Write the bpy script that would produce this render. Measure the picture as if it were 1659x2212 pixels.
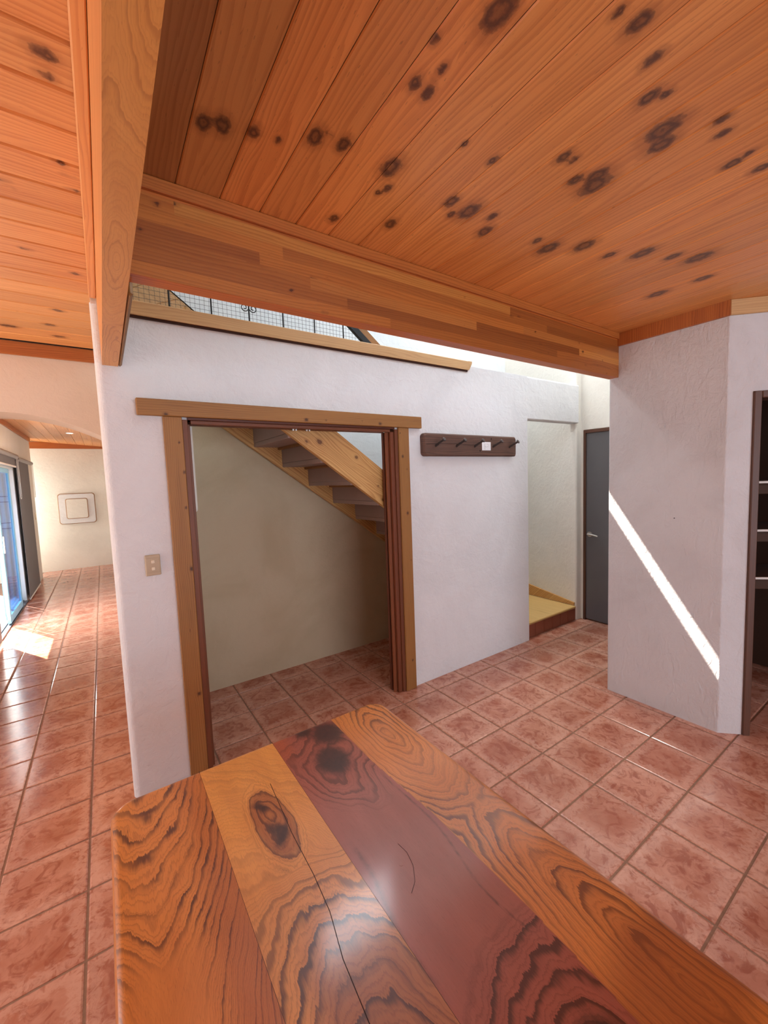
import bpy, bmesh, math, random
import numpy as np
from mathutils import Matrix, Vector
random.seed(7)
PI = math.pi
sc = bpy.context.scene
for o in list(bpy.data.objects):
    bpy.data.objects.remove(o)

# ------------------------------------------------------------------ camera
EYE = 1.55
def cam_matrix():
    y, p, r = [math.radians(a) for a in (55.697, -4.664, -2.146)]
    F = Vector((math.cos(y)*math.cos(p), math.sin(y)*math.cos(p), math.sin(p)))
    rt = Vector((math.sin(y), -math.cos(y), 0)); up = rt.cross(F)
    c, s = math.cos(r), math.sin(r)
    R, U = c*rt + s*up, -s*rt + c*up
    return Matrix(((R.x, U.x, -F.x, 0), (R.y, U.y, -F.y, 0), (R.z, U.z, -F.z, EYE), (0, 0, 0, 1)))
cd = bpy.data.cameras.new('camera'); cam = bpy.data.objects.new('camera', cd)
sc.collection.objects.link(cam); cam.matrix_world = cam_matrix()
cd.sensor_fit = 'VERTICAL'; cd.sensor_height = 24; cd.lens = 24*885.64/2212
cd.clip_start = .02; cd.clip_end = 200
sc.camera = cam

# ------------------------------------------------------------------ light
sc.view_settings.view_transform = 'Standard'; sc.view_settings.look = 'None'
sc.view_settings.gamma = 1; sc.view_settings.use_curve_mapping = False
sc.view_settings.exposure = 0.36
W = bpy.data.worlds.new('sky'); sc.world = W; W.use_nodes = True
bg = W.node_tree.nodes['Background']
bg.inputs[0].default_value = (.72, .84, 1, 1); bg.inputs[1].default_value = 1.95
def sun(name, d, e, col, ang=.006):
    l = bpy.data.lights.new(name, 'SUN'); l.energy = e; l.color = col; l.angle = ang
    o = bpy.data.objects.new(name, l); sc.collection.objects.link(o)
    o.rotation_euler = Vector(d).to_track_quat('-Z', 'Y').to_euler()
sun('sun', (.485, -.87, -1.33), 26, (1, .93, .82))
def area(name, loc, d, sx, sy, e, col):
    l = bpy.data.lights.new(name, 'AREA'); l.shape = 'RECTANGLE'; l.size = sx; l.size_y = sy
    l.energy = e; l.color = col
    o = bpy.data.objects.new(name, l); sc.collection.objects.link(o); o.location = loc
    o.rotation_euler = Vector(d).to_track_quat('-Z', 'Y').to_euler()
# area lamps added to boost daylight at openings, most of them out of view
area('added_void_fill', (2.6, 1.30, 3.75), (0, 1, -.35), 2.5, 1.1, 6, (.76, .88, 1))  # added fill for the stairwell void, through an invented clerestory
area('daylight_skylight', (3.45, 2.66, 4.83), (0, 0, -1), .9, .26, 46, (1, .98, .92))
area('daylight_high_window', (1.72, 3.208, 4.15), (0, -1, 0), .75, .55, 28, (.86, .93, 1))
area('added_hall_fill', (-1.93, 9.82, 1.3), (1, 0, 0), .4, 1.8, 15, (1, .96, .9))  # added lamp brightening the far wall; no window is known there
area('daylight_window_behind', (1.3, -3.25, 1.35), (0, 1, 0), 3.6, 1.9, 44, (.84, .90, 1))
area('daylight_window_left', (-2.48, 2.15, 1.25), (1, 0, 0), 1.6, 1.6, 12, (1, .93, .86))
area('daylight_sliding_door', (-1.06, 5.2, 1.0), (1, 0, 0), 2.6, 1.8, 125, (1, .95, .88))

# ------------------------------------------------------------------ node helper
class NT:
    def __init__(s, name):
        s.m = bpy.data.materials.new(name); s.m.use_nodes = True
        s.t = s.m.node_tree; s.n = s.t.nodes; s.b = s.n['Principled BSDF']
    def link(s, a, b): s.t.links.new(a, b)
    def _in(s, sock, v):
        if v is None: return
        if hasattr(v, 'is_output') or isinstance(v, bpy.types.NodeSocket): s.link(v, sock)
        else: sock.default_value = v
    def math(s, op, a, b=None, c=None, clamp=False):
        n = s.n.new('ShaderNodeMath'); n.operation = op; n.use_clamp = clamp
        s._in(n.inputs[0], a); s._in(n.inputs[1], b); s._in(n.inputs[2], c); return n.outputs[0]
    def attr(s, name):
        n = s.n.new('ShaderNodeAttribute'); n.attribute_name = name; return n
    def sep(s, v):
        n = s.n.new('ShaderNodeSeparateXYZ'); s.link(v, n.inputs[0]); return n.outputs
    def comb(s, x, y, z):
        n = s.n.new('ShaderNodeCombineXYZ')
        for i, v in enumerate((x, y, z)): s._in(n.inputs[i], v)
        return n.outputs[0]
    def noise(s, vec, scale, detail=2, rough=.5, dist=0):
        n = s.n.new('ShaderNodeTexNoise'); s.link(vec, n.inputs['Vector'])
        n.inputs['Scale'].default_value = scale; n.inputs['Detail'].default_value = detail
        n.inputs['Roughness'].default_value = rough; n.inputs['Distortion'].default_value = dist
        return n.outputs['Fac']
    def ss(s, v, a, b, x=0., y=1.):
        n = s.n.new('ShaderNodeMapRange'); n.interpolation_type = 'SMOOTHSTEP'
        s._in(n.inputs[0], v)
        for i, q in enumerate((a, b, x, y)): n.inputs[i+1].default_value = q
        return n.outputs[0]
    def mix(s, f, a, b, mode='MIX'):
        n = s.n.new('ShaderNodeMix'); n.data_type = 'RGBA'; n.blend_type = mode
        s._in(n.inputs[0], f)
        for i, v in ((6, a), (7, b)):
            if isinstance(v, tuple): n.inputs[i].default_value = (*v[:3], 1)
            else: s.link(v, n.inputs[i])
        return n.outputs[2]
    def bump(s, h, strength, dist):
        n = s.n.new('ShaderNodeBump'); n.inputs['Strength'].default_value = strength
        n.inputs['Distance'].default_value = dist; s.link(h, n.inputs['Height'])
        s.link(n.outputs[0], s.b.inputs['Normal'])
    def set(s, **k):
        for a, v in k.items():
            i = s.b.inputs[a.replace('_', ' ')]
            if isinstance(v, tuple): i.default_value = (*v[:3], 1) if len(v) == 3 else v
            else: s._in(i, v)
        return s.m
    def pos(s):
        return s.n.new('ShaderNodeNewGeometry').outputs['Position']

def srgb(r, g, b):
    f = lambda c: (c/255/12.92) if c/255 <= .04045 else ((c/255+.055)/1.055)**2.4
    return (f(r), f(g), f(b))

def flat(name, col, rough=.5, metal=0., spec=.5, var=.06):
    m = NT(name); p = m.pos(); n = m.noise(p, 9, 3)
    c = m.mix(n, tuple(x*(1-var) for x in col), tuple(min(1, x*(1+var)) for x in col))
    return m.set(Base_Color=c, Roughness=rough, Metallic=metal, Specular_IOR_Level=spec)

def wood(name, light, dark, freq=70., rough=.42, knotcol=srgb(48, 20, 8), amt=.55, speck=.25, bump=.15, coat=0.):
    """Sawn timber. 'wc' = (along, across, knot nearness), 'tint' = board colour."""
    m = NT(name); a = m.attr('wc').outputs['Vector']; u, v, k = m.sep(a)
    t = m.attr('tint').outputs['Color']
    lo = m.noise(m.comb(m.math('MULTIPLY', u, 1.1), m.math('MULTIPLY', v, 9), 0.), 1.0, 2)
    ph = m.math('ADD', m.math('MULTIPLY', v, freq), m.math('MULTIPLY', lo, 7.0))
    jag = m.noise(m.comb(m.math('MULTIPLY', u, 5), m.math('MULTIPLY', v, 140), 3.), 1.0, 2)
    ph = m.math('ADD', ph, m.math('MULTIPLY', jag, .7))
    fr = m.math('FRACT', ph)
    ln = m.math('MULTIPLY', m.ss(fr, .25, .9), m.ss(fr, .93, 1., 1., 0.))
    fine = m.noise(m.comb(m.math('MULTIPLY', u, 3), m.math('MULTIPLY', v, 320), 1.), 1.0, 3, .6)
    broad = m.noise(m.comb(m.math('MULTIPLY', u, .9), m.math('MULTIPLY', v, 16), 7.), 1.0, 3)
    f = m.math('ADD', m.math('MULTIPLY', ln, amt), m.math('MULTIPLY', m.math('SUBTRACT', fine, .5), .55))
    f = m.math('ADD', f, m.math('MULTIPLY', m.math('SUBTRACT', broad, .45), 1.1), clamp=True)
    c = m.mix(f, light, dark)
    # resin specks
    sp = m.noise(m.comb(m.math('MULTIPLY', u, 45), m.math('MULTIPLY', v, 190), 5.), 1.0, 1)
    c = m.mix(m.math('MULTIPLY', m.ss(sp, .69, .76), speck), c, knotcol)
    # knots: a stained halo then a dark core
    kn = m.noise(m.comb(m.math('MULTIPLY', u, 40), m.math('MULTIPLY', v, 60), 2.), 1.0, 3, .65)
    kk = m.math('ADD', k, m.math('MULTIPLY', m.math('SUBTRACT', kn, .5), .35))
    c = m.mix(m.ss(kk, .25, .62, 0., .4), c, tuple(.6*x for x in dark))
    ring = m.math('SINE', m.math('MULTIPLY', kk, 26))
    core = m.math('MULTIPLY', m.ss(kk, .58, .68), m.math('ADD', .8, m.math('MULTIPLY', ring, .16)))
    c = m.mix(m.math('MULTIPLY', core, .9, clamp=True), c, knotcol)
    c = m.mix(1., c, t, 'MULTIPLY')
    m.bump(m.math('ADD', fine, m.math('MULTIPLY', ln, -.5)), bump, .001)
    return m.set(Base_Color=c, Roughness=rough, Coat_Weight=coat, Coat_Roughness=.25)

def figured(name, rough=.2, light_line=.9, jagamt=.32, bump=.08, coat=.3, dark=srgb(62, 22, 8), fib=.35):
    """Varnished boards with drawn ring figure. 'fig' = (ring phase, knot, line strength)."""
    m = NT(name); u, v, _ = m.sep(m.attr('wc').outputs['Vector'])
    ph, k, amp = m.sep(m.attr('fig').outputs['Vector']); t = m.attr('tint').outputs['Color']
    jag = m.noise(m.comb(m.math('MULTIPLY', u, 16), m.math('MULTIPLY', v, 330), 0.), 1.0, 2, .6)
    wob = m.noise(m.comb(m.math('MULTIPLY', u, 14), m.math('MULTIPLY', v, 26), 4.), 1.0, 2)
    p2 = m.math('ADD', ph, m.math('MULTIPLY', m.math('SUBTRACT', jag, .5), jagamt))
    p2 = m.math('ADD', p2, m.math('MULTIPLY', m.math('SUBTRACT', wob, .5), 1.4))
    fr = m.math('FRACT', p2)
    idn = m.noise(m.comb(m.math('FLOOR', p2), 0., 9.), 3.7, 0)
    fr2 = m.math('SUBTRACT', fr, m.math('MULTIPLY', m.math('SUBTRACT', .6, idn), .9))
    ln = m.math('MULTIPLY', m.ss(fr2, .40, .88), m.ss(fr, .93, 1., 1., 0.))
    ln = m.math('POWER', ln, 1.5)
    f3 = m.math('FRACT', m.math('MULTIPLY', p2, 3.3))
    thin = m.math('MULTIPLY', m.math('MULTIPLY', m.ss(f3, .5, .9), m.ss(f3, .92, 1., 1., 0.)), .32)
    ln = m.math('MULTIPLY', m.math('MULTIPLY', ln, amp), m.ss(idn, .3, .6, .45, 1.))
    ln = m.math('MAXIMUM', ln, m.math('MULTIPLY', thin, m.math('SQRT', amp)))
    fine = m.noise(m.comb(m.math('MULTIPLY', u, 22), m.math('MULTIPLY', v, 520), 1.), 1.0, 2, .6)
    pores = m.noise(m.comb(m.math('MULTIPLY', u, 55), m.math('MULTIPLY', v, 900), 2.), 1.0, 1)
    broad = m.noise(m.comb(m.math('MULTIPLY', u, 4), m.math('MULTIPLY', v, 20), 7.), 1.0, 3)
    c = m.mix(m.ss(broad, .3, .7, 0., .28), t, m.mix(1., t, (.62, .45, .34), 'MULTIPLY'))
    c = m.mix(m.math('MULTIPLY', m.math('SUBTRACT', fine, .35, clamp=True), fib*2, clamp=True), c, m.mix(1., t, (.5, .36, .28), 'MULTIPLY'))
    c = m.mix(m.ss(pores, .66, .74, 0., .35), c, dark)
    c = m.mix(m.math('MULTIPLY', ln, light_line, clamp=True), c, dark)
    kn = m.noise(m.comb(m.math('MULTIPLY', u, 60), m.math('MULTIPLY', v, 90), 2.), 1.0, 4, .65)
    kk = m.math('ADD', k, m.math('MULTIPLY', m.math('SUBTRACT', kn, .5), .45))
    c = m.mix(m.ss(kk, .2, .75, 0., .95), c, m.mix(kn, srgb(22, 9, 6), srgb(78, 34, 18)))
    m.bump(m.math('ADD', fine, m.math('MULTIPLY', pores, -.4)), bump, .0006)
    r = m.math('ADD', rough, m.math('MULTIPLY', fine, .12))
    return m.set(Base_Color=c, Roughness=r, Coat_Weight=coat, Coat_Roughness=.12)

def plaster(name, c1, c2, bump=.5, rough=.85):
    m = NT(name); p = m.pos()
    big = m.noise(p, 1.7, 4, .6, .6); mid = m.noise(p, 14, 5, .6, 1.2); fin = m.noise(p, 110, 3, .6)
    st = m.n.new('ShaderNodeMapping'); st.inputs['Rotation'].default_value = (.3, .6, .9); st.inputs['Scale'].default_value = (5, 22, 9)
    m.link(p, st.inputs['Vector'])
    tr = m.noise(st.outputs[0], 1.0, 4, .55, 1.5)
    c = m.mix(m.ss(big, .35, .7), c1, c2)
    c = m.mix(m.ss(mid, .55, .8, 0., .12), c, tuple(.8*x for x in c2))
    h = m.math('ADD', m.math('MULTIPLY', mid, .55), m.math('MULTIPLY', tr, .7))
    h = m.math('ADD', h, m.math('MULTIPLY', fin, .14))
    m.bump(h, bump*1.35, .012)
    return m.set(Base_Color=c, Roughness=rough, Specular_IOR_Level=.25)

M = {}
M['plaster'] = plaster('white_trowelled_plaster', (.80, .80, .81), (.74, .74, .75), .55)
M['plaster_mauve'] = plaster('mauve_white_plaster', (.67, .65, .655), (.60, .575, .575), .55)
M['plaster_void'] = plaster('cool_white_plaster', (.70, .73, .74), (.65, .68, .69), .3)
M['plaster_soft'] = plaster('smooth_cream_plaster', (.84, .81, .74), (.78, .75, .68), .3)
M['plaster_peach'] = plaster('peach_plaster', (.74, .58, .46), (.68, .52, .40), .3)
M['plaster_closet'] = plaster('dimmed_closet_plaster', (.61, .51, .35), (.54, .44, .29), .4)  # the closet's low light is put into this darker olive colour
PINE_L, PINE_D = srgb(205, 128, 62), srgb(150, 74, 28)
M['ceiling_pine'] = wood('varnished_knotty_pine', srgb(236, 160, 88), srgb(188, 108, 48), 60, .38, srgb(66, 30, 20), .38, .3, .12, .15)
M['hall_pine'] = wood('golden_pine_boards', srgb(232, 166, 104), srgb(200, 122, 66), 60, .4, srgb(70, 30, 14), .45, .15, .12, .1)
M['glulam'] = wood('laminated_timber', srgb(206, 132, 64), srgb(160, 86, 34), 90, .42, srgb(60, 22, 10), .4, .2, .15, .1)
M['cornice_pine'] = wood('orange_pine_cornice', srgb(184, 106, 50), srgb(140, 68, 30), 90, .4, srgb(70, 30, 14), .5, .1)
M['cedar'] = wood('cedar_casing_boards', srgb(164, 114, 58), srgb(124, 78, 36), 110, .55, srgb(62, 28, 14), .45, .05)
M['jamb'] = wood('red_meranti_jamb', srgb(126, 70, 38), srgb(94, 49, 26), 130, .5, srgb(60, 25, 14), .3, .05)
M['stair_pine'] = wood('pale_stair_pine', srgb(214, 168, 104), srgb(176, 122, 62), 60, .5, srgb(90, 50, 24), .7, .05)
M['ledge'] = wood('pale_pine_ledge', srgb(206, 164, 112), srgb(176, 128, 78), 80, .5, srgb(90, 50, 24), .4, .05)
M['ply'] = wood('worn_plywood_tread', srgb(206, 170, 108), srgb(182, 142, 80), 40, .5, srgb(120, 80, 40), .35, .05)
M['tanboard'] = wood('tan_stair_cladding', srgb(190, 150, 104), srgb(160, 118, 76), 30, .6, srgb(90, 50, 24), .4, .05)
M['dark_frame'] = wood('dark_stained_frame', srgb(96, 60, 42), srgb(64, 38, 26), 130, .5, srgb(40, 18, 10), .4, .1)
M['rack_wood'] = wood('old_dark_rack_timber', srgb(104, 72, 58), srgb(68, 44, 36), 60, .6, srgb(26, 14, 10), .6, .3, .5)
M['table_top'] = figured('varnished_table_boards', rough=.33, coat=.3, light_line=.92, dark=srgb(72, 28, 10), fib=.2)
M['beam_oak'] = figured('pale_ringed_beam', rough=.4, light_line=.42, jagamt=.25, coat=.1, dark=srgb(150, 84, 34), fib=.15)
M['door_grey'] = flat('charcoal_grey_door_paint', srgb(98, 96, 98), .45)
M['iron'] = flat('black_wrought_iron', (.012, .012, .013), .5, .3)
M['wire'] = flat('dark_galvanised_wire', (.05, .05, .05), .4, .6)
M['chrome'] = flat('brushed_steel', (.62, .6, .58), .28, 1.)
M['bolt'] = flat('dark_iron_bolts', srgb(72, 62, 60), .5, .55)
M['paper'] = flat('white_card', (.86, .85, .87), .7)
M['ink'] = flat('grey_ink', (.3, .28, .3), .7)
M['switch'] = flat('beige_switch_plastic', srgb(186, 162, 130), .4)
M['rocker'] = flat('cream_rocker_plastic', srgb(222, 204, 176), .35)
M['blind'] = flat('charcoal_blind_fabric', srgb(112, 110, 112), .8)
M['blind_tube'] = flat('grey_blind_tube', srgb(136, 132, 130), .45)
M['chain'] = flat('white_bead_chain', (.75, .73, .70), .5)
M['blue_alu'] = flat('pale_blue_door_aluminium', srgb(130, 196, 232), .35)
M['white_alu'] = flat('white_door_frame', (.8, .82, .84), .4)
M['dark_track'] = flat('dark_door_track', srgb(70, 74, 84), .4, .4)
M['patio'] = plaster('pale_patio_concrete', (.62, .58, .52), (.52, .48, .43), .3)
M['riser_paint'] = flat('mauve_grey_riser_board', srgb(158, 136, 128), .7)
M['shadow_gap'] = flat('dark_gap_filler', srgb(60, 28, 14), .8)
M['shelf_white'] = flat('white_shelf_edge', (.78, .74, .68), .5)
M['pantry_wall'] = flat('pantry_shade_brown', srgb(70, 46, 32), .8)  # dark brown puts the unlit pantry's shade into its walls and shelves
M['lamp'] = flat('white_lamp_trim', (.85, .82, .78), .4)
M['crack'] = flat('dark_crack', srgb(42, 18, 10), .9)
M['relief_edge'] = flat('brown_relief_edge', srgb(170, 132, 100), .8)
M['hair'] = flat('dark_hair', srgb(60, 22, 18), .6)
M['white_paint'] = flat('white_roof_lining', (.82, .82, .8), .8)

def tile_mat():
    m = NT('terracotta_glazed_tile'); p = m.pos()
    a = m.attr('tile'); tu, tv, tr = m.sep(a.outputs['Vector'])
    off = m.comb(m.math('MULTIPLY', tr, 31), m.math('MULTIPLY', tr, 17), 0.)
    q = m.n.new('ShaderNodeVectorMath'); q.operation = 'ADD'; m.link(p, q.inputs[0]); m.link(off, q.inputs[1]); q = q.outputs[0]
    n1 = m.noise(q, 5, 4, .62, .8); n2 = m.noise(q, 26, 4, .65, 1.5); n3 = m.noise(q, 2.2, 3)
    # distance from the tile's middle, wobbling: paler cloudy rim as fired on
    du = m.math('ABSOLUTE', m.math('SUBTRACT', tu, .5)); dv = m.math('ABSOLUTE', m.math('SUBTRACT', tv, .5))
    e = m.math('MAXIMUM', du, dv); e = m.math('ADD', e, m.math('MULTIPLY', m.math('SUBTRACT', n2, .5), .5))
    rim = m.math('MULTIPLY', m.ss(e, .30, .42), m.ss(e, .44, .54, 1., .2))
    mdn = m.noise(q, 11, 4, .6, 2.2)
    c = m.mix(m.ss(n1, .3, .72), srgb(178, 112, 88), srgb(208, 152, 130))
    c = m.mix(m.ss(mdn, .47, .62, 0., .62), c, srgb(150, 80, 60))
    c = m.mix(m.ss(n2, .50, .68, 0., .3), c, srgb(150, 80, 58))
    c = m.mix(m.math('MULTIPLY', rim, .45), c, srgb(228, 184, 164))
    c = m.mix(m.ss(m.math('ADD', tr, m.math('MULTIPLY', n3, .3)), .2, 1.2, 0., .22), c, srgb(168, 100, 78))
    m.bump(m.math('ADD', n2, m.math('MULTIPLY', n1, 1.5)), .06, .004)
    r = m.math('ADD', .09, m.math('MULTIPLY', n2, .16))
    return m.set(Base_Color=c, Roughness=r, Specular_IOR_Level=.6)
M['tile'] = tile_mat()
def grout_mat():
    m = NT('brown_grout'); n = m.noise(m.pos(), 60, 3)
    return m.set(Base_Color=m.mix(n, srgb(128, 94, 74), srgb(164, 130, 108)), Roughness=.85)
M['grout'] = grout_mat()
def glass_mat():
    m = NT('blue_tinted_glass'); t = m.t
    tr = m.n.new('ShaderNodeBsdfTransparent'); tr.inputs[0].default_value = (.8, .87, .93, 1)
    gl = m.n.new('ShaderNodeBsdfGlossy'); gl.inputs['Roughness'].default_value = .03
    gl.inputs[0].default_value = (.8, .88, 1, 1)
    mx = m.n.new('ShaderNodeMixShader'); fz = m.n.new('ShaderNodeFresnel'); fz.inputs[0].default_value = 1.5
    m.link(fz.outputs[0], mx.inputs[0]); m.link(tr.outputs[0], mx.inputs[1]); m.link(gl.outputs[0], mx.inputs[2])
    m.link(mx.outputs[0], m.n['Material Output'].inputs['Surface']); return m.m
M['glass'] = glass_mat()
def glow():
    m = NT('lit_lamp_lens'); return m.set(Base_Color=(.9, .88, .8), Emission_Color=(1, .95, .85), Emission_Strength=1.5)
M['lens'] = glow()

# ------------------------------------------------------------------ mesh builder
class MB:
    def __init__(s): s.v = []; s.f = []; s.wc = []; s.t = []; s.fg = []; s.tl = []; s.mi = []; s.sm = []
    def add(s, vs, fs, wc=None, tint=(1, 1, 1), fig=None, tl=None, mi=0, smooth=False):
        b = len(s.v); s.v += [tuple(p) for p in vs]
        s.wc += list(wc) if wc is not None else [(p[0], p[1]+p[2], 0) for p in vs]
        s.t += list(tint) if isinstance(tint, list) else [tint]*len(vs)
        s.fg += fig if fig is not None else [(0, 0, 0)]*len(vs)
        s.tl += tl if tl is not None else [(.5, .5, 0)]*len(vs)
        s.f += [tuple(b+i for i in f) for f in fs]
        s.mi += [mi]*len(fs); s.sm += [smooth]*len(fs)
    def box(s, lo, hi, bev=.0, mat=None, tint=(1, 1, 1), axis=None, mi=0, seed=None, knots=None):
        """box with chamfered edges; grain runs along its longest side (or the given axis)"""
        lo = [min(a, b) for a, b in zip(lo, hi)] if False else list(lo); hi = list(hi)
        for i in range(3):
            if lo[i] > hi[i]: lo[i], hi[i] = hi[i], lo[i]
        L = [hi[i]-lo[i] for i in range(3)]; ax = axis if axis is not None else L.index(max(L))
        o1, o2 = [i for i in range(3) if i != ax]
        sd = seed if seed is not None else random.random()*40
        bev = min(bev, min(L)*.45)
        vs = []; wc = []; idx = {}
        for d in range(3):
            for sg in (0, 1):
                e1, e2 = [i for i in range(3) if i != d]
                for a in (0, 1):
                    for b_ in (0, 1):
                        p = [0, 0, 0]; p[d] = hi[d] if sg else lo[d]
                        p[e1] = (hi[e1]-bev) if a else (lo[e1]+bev)
                        p[e2] = (hi[e2]-bev) if b_ else (lo[e2]+bev)
                        corner = [0, 0, 0]; corner[d] = sg; corner[e1] = a; corner[e2] = b_
                        idx[(d, tuple(corner))] = len(vs); vs.append(p)
                        if d == ax: w = (p[o1]*.3+sd, p[o2]+p[o1]*.2, 0)
                        elif d == o1: w = (p[ax]+sd, p[o2]+sd, 0)
                        else: w = (p[ax]+sd+3, p[o1]+sd+5*(o1 != 9), 0)
                        k = 0
                        for (kx, ky, kz, kr) in (knots or []):
                            q = math.sqrt(((p[0]-kx)/kr)**2+((p[1]-ky)/kr)**2+((p[2]-kz)/kr)**2)
                            k = max(k, 1-q/2)
                        wc.append((w[0], w[1], k))
        fs = []
        for d in range(3):
            e1, e2 = [i for i in range(3) if i != d]
            for sg in (0, 1):
                def c(a, b_):
                    q = [0, 0, 0]; q[d] = sg; q[e1] = a; q[e2] = b_; return idx[(d, tuple(q))]
                fs.append((c(0, 0), c(1, 0), c(1, 1), c(0, 1)))
        if bev > 0:
            for d in range(3):
                e1, e2 = [i for i in range(3) if i != d]
                for a in (0, 1):
                    for b_ in (0, 1):
                        q0 = [0, 0, 0]; q0[e1] = a; q0[e2] = b_; q1 = list(q0); q1[d] = 1
                        fs.append((idx[(e1, tuple(q0))], idx[(e1, tuple(q1))], idx[(e2, tuple(q1))], idx[(e2, tuple(q0))]))
            for a in (0, 1):
                for b_ in (0, 1):
                    for c_ in (0, 1):
                        fs.append(tuple(idx[(d, (a, b_, c_))] for d in range(3)))
        s.add(vs, fs, wc, tint, mi=mi)
        return s
    def prism(s, poly, z0, z1, axis=2, mi=0, smooth=False, seed=0):
        """poly in the plane across `axis`, extruded from z0 to z1"""
        n = len(poly)
        def P(a, b, c):
            return {2: (a, b, c), 1: (a, c, b), 0: (c, a, b)}[axis]
        vs = [P(a, b, z0) for a, b in poly] + [P(a, b, z1) for a, b in poly]
        wc = [((z0 if i < n else z1)+seed, (p[0]*1.0+p[1]), 0) for i, p in enumerate(list(poly)+list(poly))]
        fs = [(i, (i+1) % n, n+(i+1) % n, n+i) for i in range(n)]
        s.add(vs, fs, wc, mi=mi, smooth=smooth)
        s.add(vs[:n], [tuple(range(n))], wc[:n], mi=mi); s.add(vs[n:], [tuple(range(n))], wc[n:], mi=mi)
        return s
    def tube(s, pts, r, n=10, mi=0, caps=True, radii=None):
        pts = [Vector(p) for p in pts]; m = len(pts); vs = []; up = Vector((0, 0, 1))
        for i, p in enumerate(pts):
            d = (pts[min(i+1, m-1)]-pts[max(i-1, 0)]).normalized()
            a = d.cross(up)
            if a.length < .05: a = d.cross(Vector((0, 1, 0)))
            a.normalize(); b = d.cross(a); rr = radii[i] if radii else r
            for k in range(n):
                t = 2*PI*k/n; vs.append(p+a*math.cos(t)*rr+b*math.sin(t)*rr)
        fs = [(i*n+k, i*n+(k+1) % n, (i+1)*n+(k+1) % n, (i+1)*n+k) for i in range(m-1) for k in range(n)]
        s.add(vs, fs, mi=mi, smooth=True)
        if caps:
            s.add(vs[:n], [tuple(range(n))], mi=mi); s.add(vs[-n:], [tuple(range(n))], mi=mi)
        return s
    def grid(s, fn, nu, nv, mi=0, smooth=False):
        """fn(i/nu, j/nv) -> (pos, wc, tint, fig)"""
        vs = []; wc = []; t = []; fg = []
        for i in range(nu+1):
            for j in range(nv+1):
                p, w, c, g = fn(i/nu, j/nv); vs.append(p); wc.append(w); t.append(c); fg.append(g)
        fs = [(i*(nv+1)+j, (i+1)*(nv+1)+j, (i+1)*(nv+1)+j+1, i*(nv+1)+j+1) for i in range(nu) for j in range(nv)]
        s.add(vs, fs, wc, t, fg, mi=mi, smooth=smooth)
    def xf(s, mat):
        s.v = [tuple(mat @ Vector(p)) for p in s.v]; return s
    def build(s, name, mats, parent=None, fixn=True):
        me = bpy.data.meshes.new(name); me.from_pydata(s.v, [], s.f)
        if not isinstance(mats, (list, tuple)): mats = [mats]
        for m in mats: me.materials.append(m)
        me.polygons.foreach_set('material_index', s.mi); me.polygons.foreach_set('use_smooth', s.sm)
        for an, data in (('wc', s.wc), ('fig', s.fg), ('tile', s.tl)):
            if an == 'fig' and not any(g != (0, 0, 0) for g in data): continue
            if an == 'tile' and not any(g != (.5, .5, 0) for g in data): continue
            a = me.attributes.new(an, 'FLOAT_VECTOR', 'POINT'); a.data.foreach_set('vector', np.array(data, dtype=np.float32).ravel())
        a = me.attributes.new('tint', 'FLOAT_COLOR', 'POINT')
        a.data.foreach_set('color', np.array([(*c[:3], 1) for c in s.t], dtype=np.float32).ravel())
        if fixn:
            bm = bmesh.new(); bm.from_mesh(me); bmesh.ops.recalc_face_normals(bm, faces=bm.faces); bm.to_mesh(me); bm.free()
        o = bpy.data.objects.new(name, me); sc.collection.objects.link(o)
        if parent is not None: o.parent = parent
        return o

def tag(o, label=None, cat=None, group=None, kind=None):
    if label: o['label'] = label
    if cat: o['category'] = cat
    if group: o['group'] = group
    if kind: o['kind'] = kind
    return o
def empty(name, loc=(0, 0, 0)):
    o = bpy.data.objects.new(name, None); sc.collection.objects.link(o); o.location = (0, 0, 0); o.empty_display_size = .1
    return o
def B(*a, **k): return MB().box(*a, **k)
def struct(o, label, cat): return tag(o, label, cat, kind='structure')

def rounded(poly, radii, n=6):
    out = []; m = len(poly)
    for i, p in enumerate(poly):
        r = radii.get(i, 0)
        if r <= 0: out.append(p); continue
        p = Vector(p); a = (Vector(poly[i-1])-p).normalized(); b = (Vector(poly[(i+1) % m])-p).normalized()
        h = math.acos(max(-1, min(1, a.dot(b))))/2; d = r/math.tan(h)
        c = p+(a+b).normalized()*(r/math.sin(h)); s0 = p+a*d-c; s1 = p+b*d-c
        for k in range(n+1):
            v = s0.lerp(s1, k/n).normalized()*r; out.append(tuple(c+v))
    return out

Y0 = 2.3215; X1 = 2.8465; ZC = 2.43; YB = 3.22

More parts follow.
